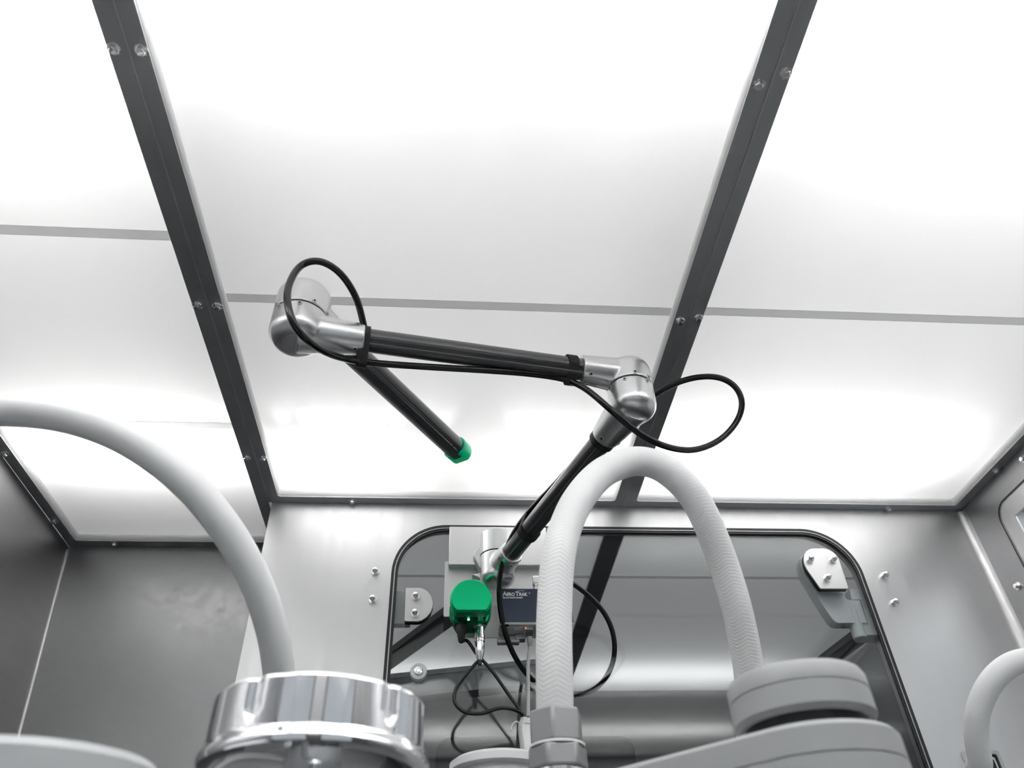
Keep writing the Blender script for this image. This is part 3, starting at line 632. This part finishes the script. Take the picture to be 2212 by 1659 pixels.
def toward(J): return math.atan2(-J.y, -J.x)
for J, Rr, lo, up in ((J1, R1 + .0008, e1l, e1u), (J2, R2 + .0008, e2l, e2u)):
    a0 = toward(J)
    screws(J, Rr - .0006, J.z - .006, [a0 - .95, a0 - .15, a0 + .9], lo); screws(J, Rr - .0006, J.z + .006, [a0 - 1.2, a0 + .35, a0 + 1.1], up)
def sock_screw(a, tip, f, r0, r1, angs, parent):
    d = (tip - a).normalized(); side = d.cross(Vector((0, 0, 1))).normalized(); upv = side.cross(d); L = (tip - a).length
    for ang in angs:
        v = side * math.cos(ang) + upv * math.sin(ang); fast('screw', SCREW, a + d * (L - f) + v * (r1 + (r0 - r1) * f / L + .0002), v, parent)
zc_ = lambda J, dz: P(J, J.z + dz)
sock_screw(zc_(J1, .0253), u0, .011, .0280, .0222, (-.25, -1.35, -2.2, 1.0), e1u)
sock_screw(zc_(J1, -.0258), l1, .011, .0325, .0222, (-.9, -2.3, .5), e1l)
sock_screw(zc_(J2, -.0238), u1, .011, .0300, .0215, (2.95, 3.9, 4.9, .4), e2l)
sock_screw(zc_(J0, -.0283), l0, .011, .0260, .0215, (-.5, -1.6, -2.9), b_lo)
# dark collars where the tubes leave the joints
for a, b, nm in ((l1, lo_a, 'collar'),):
    d = (b - a).normalized(); obj(nm, tube([a - d * .004, a + d * .012], .0182 if a is u0 else .0205, 40), M['rubber'], arm)
# rail along the lower tube
# green end cap
d = (tipc - en_a).normalized(); side = d.cross(Vector((0, 0, 1))).normalized()
capm = nb()
def capsec(p, r): 
    upv = side.cross(d); out = []
    for i in range(48):
        a = 2 * PI * i / 48; x, y = math.cos(a), math.sin(a)
        out.append(p + side * x * r + upv * max(-.80, min(.80, y)) * r)
    return out
base = tipc - d * .010
gcap = loft([capsec(base, .0195), capsec(base, .0216), capsec(base + d * .006, .0218), capsec(base + d * .0065, .0212), capsec(base + d * .021, .0212), capsec(base + d * .0262, .0195), capsec(base + d * .0272, .0165)], M['green_bright'], 'green_end_cap', arm, smooth=30)
gcap['label'] = 'bright green end cap'
for s, ang in ((-.030, -.9), (-.018, -.9), (-.020, -2.4), (-.035, -2.2)):
    upv = side.cross(d); v = side * math.cos(ang) + upv * math.sin(ang)
    h_ = lathe([(0, .0003), (.0012, .0003), (.0012, -.001)], 12); obj('screw_hole', h_, M['dark'] if ang > -2 else M['bolt'], et, loc=tipc + d * s + v * (.0188 - .0001), rot=rotz(v), smooth=0)

# ------------------------------------------------------------------ thick black cable along the arm
dA, dB = u1.length, u0.length
W = Vector((AX[2], AY[2], AZ[2]))
def dep(p): return p.dot(W)
d2, d1 = dep(u1), dep(u0)
tb2, tb1 = d2 - .006, d1 - .006
cpts = [(789, 722, d2 + .012), (783, 690, d2 + .004), (768, 640, d2 - .02), (735, 590, d2 - .035), (690, 564, d2 - .04), (648, 575, d2 - .045), (622, 622, d2 - .09), (625, 675, d2 - .125), (650, 722, d2 - .125), (705, 762, d2 - .075), (778, 781, tb2 - .004),
        (900, 791, tb2 * .75 + tb1 * .25), (1050, 800, (tb2 + tb1) / 2), (1150, 808, tb2 * .25 + tb1 * .75), (1222, 820, tb1 - .004), (1268, 842, d1 - .03), (1320, 886, d1 - .055), (1380, 936, d1 - .05), (1440, 965, d1 - .03), (1500, 972, d1),
        (1555, 950, d1 + .03), (1592, 910, d1 + .05), (1603, 868, d1 + .06), (1585, 832, d1 + .07), (1545, 814, d1 + .08), (1490, 818, d1 + .085), (1430, 842, d1 + .09), (1375, 885, d1 + .11), (1310, 945, d1 + .10), (1252, 988, d1 + .12), (1195, 1050, d1 + .17), (1142, 1106, d1 + .215),
        (1105, 1160, d1 + .23), (1084, 1220, d1 + .23), (1078, 1290, d1 + .22), (1092, 1370, d1 + .22), (1125, 1440, d1 + .24), (1175, 1487, d1 + .27), (1240, 1502, d1 + .29), (1292, 1484, d1 + .30), (1324, 1432, d1 + .30), (1325, 1370, d1 + .30), (1297, 1312, d1 + .30), (1240, 1262, d1 + .30), (1190, 1240, d1 + .29), (1168, 1240, d1 + .28)]
cab = obj('cable', tube(relax(spline([at(*c_) for c_ in cpts], 10), 8), .0048, 18), M['black_gloss'])
tag(cab, 'long glossy black cable looped along the jointed arm, hanging in loops at both joints', 'cable')
cab.name = 'black_cable'
p2 = [(1262, 985, d1 + .10), (1205, 1055, d1 + .16), (1150, 1118, d1 + .215), (1118, 1172, d1 + .24), (1098, 1215, d1 + .27)]
tag(obj('thin_cable', tube(relax(spline([at(*c_) for c_ in p2], 10), 3), .0030, 14), M['black_cord']), 'thin black cable strapped beside the thick cable along the lowest black tube', 'cable')
# straps round tube and cable
def strap(cpix, a, b, r1, cable_pt, parent, wd=.015):
    d = (b - a).normalized(); s = (Vector(cpix) - a).dot(d); c = a + d * s
    q = Vector(cable_pt); q = q - d * (q - c).dot(d); v = (q - c); L = v.length; v.normalize(); n = d.cross(v)
    rr_ = .0062; th = .0022; out = []
    big = [c + (v * math.cos(t_) + n * math.sin(t_)) * (r1 + .0008) for t_ in [PI / 2 + .15 + i * (PI - .3) / 20 for i in range(21)]]
    sm = [q + (v * math.cos(t_) + n * math.sin(t_)) * rr_ for t_ in [-PI / 2 + .2 + i * (PI - .4) / 10 for i in range(11)]]
    I = big + sm; cen = (c + q) / 2
    def off(p, k_):
        base_ = q if p in sm else c; return p + (p - base_).normalized() * k_
    O = [off(p, th) for p in I]; I = [p - d * wd / 2 for p in I]; O = [p - d * wd / 2 for p in O]
    obj('strap', ring_between(I, O, d * wd), M['strap'], parent, smooth=50, bevel=.0005)
strap(at(785, 738, d2), u0, u1, TR, at(778, 781, tb2 - .004), arm)
strap(at(1230, 795, d1), u0, u1, TR, at(1222, 820, tb1 - .004), arm)
lm = (l0 + l1) / 2; strap(at(1165, 1108, dep(lm) + .1), l0, l1, TR, at(1146, 1110, d1 + .215), arm)

# ------------------------------------------------------------------ white hoses
def hose(pts, r, label, m='hose_smooth', floor=True):
    PT = [at(*p) for p in pts]
    if floor:
        for e in ((0, -1) if floor == 2 else (floor if isinstance(floor, tuple) else (-1,))):
            p = PT[e]; q = Vector((p.x, p.y, ZF))
            PT = ([q, (q + p) / 2] + PT) if e == 0 else (PT + [(q + p) / 2, q])
    P_ = relax(spline(PT, 12), 10)
    return tag(obj('white_hose', tube(P_, r, 40), M[m], smooth=60), label, 'hose')
hose([(1198, 1560, .735), (1198, 1480, .745), (1197, 1400, .76), (1198, 1300, .785), (1205, 1210, .81), (1221, 1140, .84), (1250, 1078, .87), (1295, 1026, .91), (1340, 1003, .935), (1385, 996, .945), (1435, 1012, .945), (1487, 1058, .94), (1522, 1115, .935), (1560, 1210, .93), (1588, 1300, .92), (1606, 1380, .915), (1618, 1450, .91), (1628, 1560, .90), (1640, 1700, .90)],
     .0182, 'white braided hose arching high from the grey nut to behind the grey robot joint', 'hose', floor=(-1,))
hose([(-260, 960, .80), (-150, 910, .78), (-60, 890, .75), (0, 888, .73), (100, 894, .72), (200, 917, .70), (300, 963, .69), (400, 1038, .685), (480, 1130, .69), (540, 1230, .70), (580, 1330, .71), (600, 1430, .72), (606, 1550, .73), (606, 1750, .74)],
     .0146, 'large pale grey-white hose curving down from the left edge to the chrome cap', floor=(0, -1))
hose([(2420, 1560, 1.08), (2330, 1450, 1.08), (2250, 1425, 1.1), (2190, 1432, 1.1), (2143, 1470, 1.1), (2114, 1530, 1.1), (2109, 1590, 1.1), (2119, 1650, 1.1), (2134, 1730, 1.1)],
     .0160, 'white hose loop at the lower right edge in front of the steel wall', floor=(0, -1))

# hose coupling: hex nut over a stepped collar with a clear band
hc = at(1199, 1535, .735); dn = lambda py: onY(1199, py, hc.y).z
cp = thing('hose_coupling', 'grey hex coupling nut at the foot of the arched white hose', 'coupling', (hc.x, hc.y, ZF))
k5 = .735 / 1650
def hexpr(r, z0, z1, ph=.28): return prism([Vector((hc.x, hc.y, z0)) + Vector((r * math.cos(ph + i * PI / 3), r * math.sin(ph + i * PI / 3), 0)) for i in range(6)], (0, 0, z1 - z0))
M['coupling'] = mat('grey_coupling', (.30, .305, .31), .42, .35)
obj('nut', hexpr(.0268, dn(1612), dn(1540)), M['coupling'], cp, bevel=.0022, bseg=3)
obj('lower_nut', hexpr(.0282, dn(1668), dn(1616), .05), M['coupling'], cp, bevel=.003, bseg=3)
obj('clear_ring', lathe([(0, 0), (.0262, 0), (.0262, -.0022), (0, -.0022)], 40, c=(hc.x, hc.y, dn(1612))), M['sticker'], cp)
obj('pipe', lathe([(0, dn(1668)), (.0235, dn(1668)), (.0235, dn(1668) - .05), (.0180, dn(1668) - .06), (.0180, ZF), (0, ZF)], 40, c=(hc.x, hc.y, 0)), M['polish'], cp)

# ------------------------------------------------------------------ foreground, out of focus
def near_z(px, py, hd): r = ray(px, py); return r.z / math.hypot(r.x, r.y) * hd
# chrome cap
r_ = ray(697, 1520); hd = math.hypot(r_.x, r_.y); D = .50; cc = Vector((r_.x / hd * D, r_.y / hd * D, 0)); Rc = .0635
zt_ = near_z(697, 1447, D - Rc); zb_ = near_z(697, 1572, D - Rc); view = math.atan2(-cc.y, -cc.x)
def grip(r, z, a):
    if r < Rc * .94: return r
    f = 0
    for g in range(5):
        d_ = abs((a - view - math.radians(36) - g * 2 * PI / 5 + PI) % (2 * PI) - PI)
        hz = (z - (zb_ + .007)) / .006
        wdt = .11 * min(1, max(0, hz)) ** .5 if hz > 0 else 0
        if wdt > 0 and d_ < wdt: f = max(f, .5 + .5 * math.cos(PI * d_ / wdt))
    return r - .0024 * f
prof = [(0, zt_ - .002), (Rc * .88, zt_ - .002), (Rc * .93, zt_ - .0012), (Rc - .0022, zt_), (Rc - .0008, zt_ - .0006), (Rc, zt_ - .002)] + [(Rc, zt_ - .002 - (zt_ - zb_ - .004) * i / 20) for i in range(1, 21)] + \
       [(Rc + .0015, zb_ - .0005), (Rc + .0030, zb_ - .0025), (Rc + .0034, zb_ - .005), (Rc + .0022, zb_ - .0075), (Rc - .004, zb_ - .008), (Rc - .006, zb_ - .004), (Rc * .75, zb_ + .008), (Rc * .35, zb_ + .014), (.016, zb_ + .008), (.014, ZF + .01), (.05, ZF + .008), (.05, ZF), (0, ZF)]
cap = obj('chrome_cap', lathe(prof, 320, c=(cc.x, cc.y, 0), rfun=grip), M['chrome'], smooth=40)
tag(cap, 'shiny chrome round cap with grip grooves in the blurred foreground', 'cap')

# grey robot: joint drum over the end of a link
r_ = ray(1722, 1500); hd = math.hypot(r_.x, r_.y); D = .56; jc = Vector((r_.x / hd * D, r_.y / hd * D, 0)); Rj = .0455
z_t = near_z(1745, 1413, D - Rj); z_s = near_z(1745, 1463, D - Rj); z_b = near_z(1745, 1527, D - Rj)
rb = thing('robot', 'big grey robot joint drum and link in the blurred lower right foreground', 'robot', (jc.x, jc.y, ZF))
c_ = (jc.x, jc.y, 0)
obj('joint_cap', lathe([(0, z_t), (Rj - .006, z_t), (Rj - .002, z_t - .0012), (Rj, z_t - .005), (Rj, z_s + .0006), (Rj - .0006, z_s + .0002), (0, z_s)], 96, c=c_), M['robot'], rb)
obj('joint_drum', lathe([(0, z_s), (Rj - .0006, z_s), (Rj, z_s - .0006), (Rj, z_b + .003), (Rj - .003, z_b), (0, z_b)], 96, c=c_), M['robot'], rb)
Rl = .0540; zl = near_z(1767, 1547, D - Rl)
obj('neck', lathe([(0, z_b + .001), (Rj - .006, z_b + .001), (Rj - .008, zl - .001), (0, zl - .001)], 80, c=c_), M['rubber'], rb)
pa, pb2 = onZ(1270, 1660, zl), onZ(1600, 1575, zl); dl = (pa - pb2); dl.z = 0; dl.normalize(); nl = Vector((-dl.y, dl.x, 0))
if nl.dot(Vector((0, -1, 0))) < 0: nl = -nl
jl = Vector((jc.x, jc.y, 0)); 
ec = jl + dl * .30
def link_outline(z, o):
    a0 = math.atan2(nl.y, nl.x); out = []
    s = 1 if Matrix.Rotation(.1, 3, 'Z') @ nl @ dl > nl @ dl else -1
    for i in range(25): a = a0 - s * PI * i / 24; out.append(Vector((jl.x + (Rl - o) * math.cos(a), jl.y + (Rl - o) * math.sin(a), z)))
    for i in range(25): a = a0 + PI - s * PI * i / 24 + 0; a = a0 - s * PI - s * PI * i / 24; out.append(Vector((ec.x + (Rl * .85 - o) * math.cos(a), ec.y + (Rl * .85 - o) * math.sin(a), z)))
    return out
zm = near_z(1767, 1622, D - Rl)
loft([link_outline(zl, .006), link_outline(zl - .001, .0025), link_outline(zl - .004, 0), link_outline(zm, 0)], M['robot'], 'link_cover', rb, smooth=30)
loft([link_outline(zm, .0008), link_outline(zm - .0008, .0008), link_outline(zm - .001, 0), link_outline(zm - .05, 0), link_outline(zm - .052, .003)], M['robot'], 'link_body', rb, smooth=30)
obj('base_column', lathe([(0, zm - .052), (.05, zm - .052), (.05, ZF), (0, ZF)], 64, c=(ec.x, ec.y, 0)), M['robot'], rb)

# rounded light grey link end, lower left
zq = onZ(100, 1583, .10); D = .42; Rq = .085
z_q = .105; a = onZ(100, 1584, z_q); b = onZ(340, 1655, z_q)
Rq = .05; rc_ = Vector((b.x - Rq * 1.25 + .004, a.y + Rq - .006, 0))
lk = thing('robot_link', 'rounded light grey machine cover at the lower left edge, out of focus', 'robot', (rc_.x, rc_.y, ZF))
fq = lambda rx, z: [Vector((rc_.x + rx * 1.25 * math.cos(t_), rc_.y + rx * math.sin(t_), z)) for t_ in [i * 2 * PI / 72 for i in range(72)]]
loft([fq(Rq - .007, z_q), fq(Rq - .003, z_q - .001), fq(Rq, z_q - .005), fq(Rq, z_q - .05), fq(Rq - .003, z_q - .053)], M['grey_cover'], 'cover', lk, smooth=30)
obj('column', lathe([(0, z_q - .053), (.05, z_q - .053), (.05, ZF), (0, ZF)], 48, c=(rc_.x, rc_.y, 0)), M['grey_cover'], lk)

# white round lid between cap and coupling
r_ = ray(1078, 1640); D = 1.0; hd = math.hypot(r_.x, r_.y); wc = Vector((r_.x / hd * D, r_.y / hd * D, 0)); Rw = .060
zw = near_z(1078, 1612, D - Rw)
lid = thing('round_lid', 'white round lid behind the hose coupling at the bottom edge', 'lid', (wc.x, wc.y, ZF))
obj('rim', lathe([(0, zw), (Rw * .9, zw), (Rw, zw - .004), (Rw, zw - .012), (Rw - .003, zw - .014), (0, zw - .014)], 72, c=(wc.x, wc.y, 0)), M['white_plastic'], lid)
obj('bowl', lathe([(0, zw - .014), (Rw * .86, zw - .014), (Rw * .84, zw - .020), (Rw * .82, zw - .06), (Rw * .8, ZF), (0, ZF)], 72, c=(wc.x, wc.y, 0)), M['white_plastic'], lid)
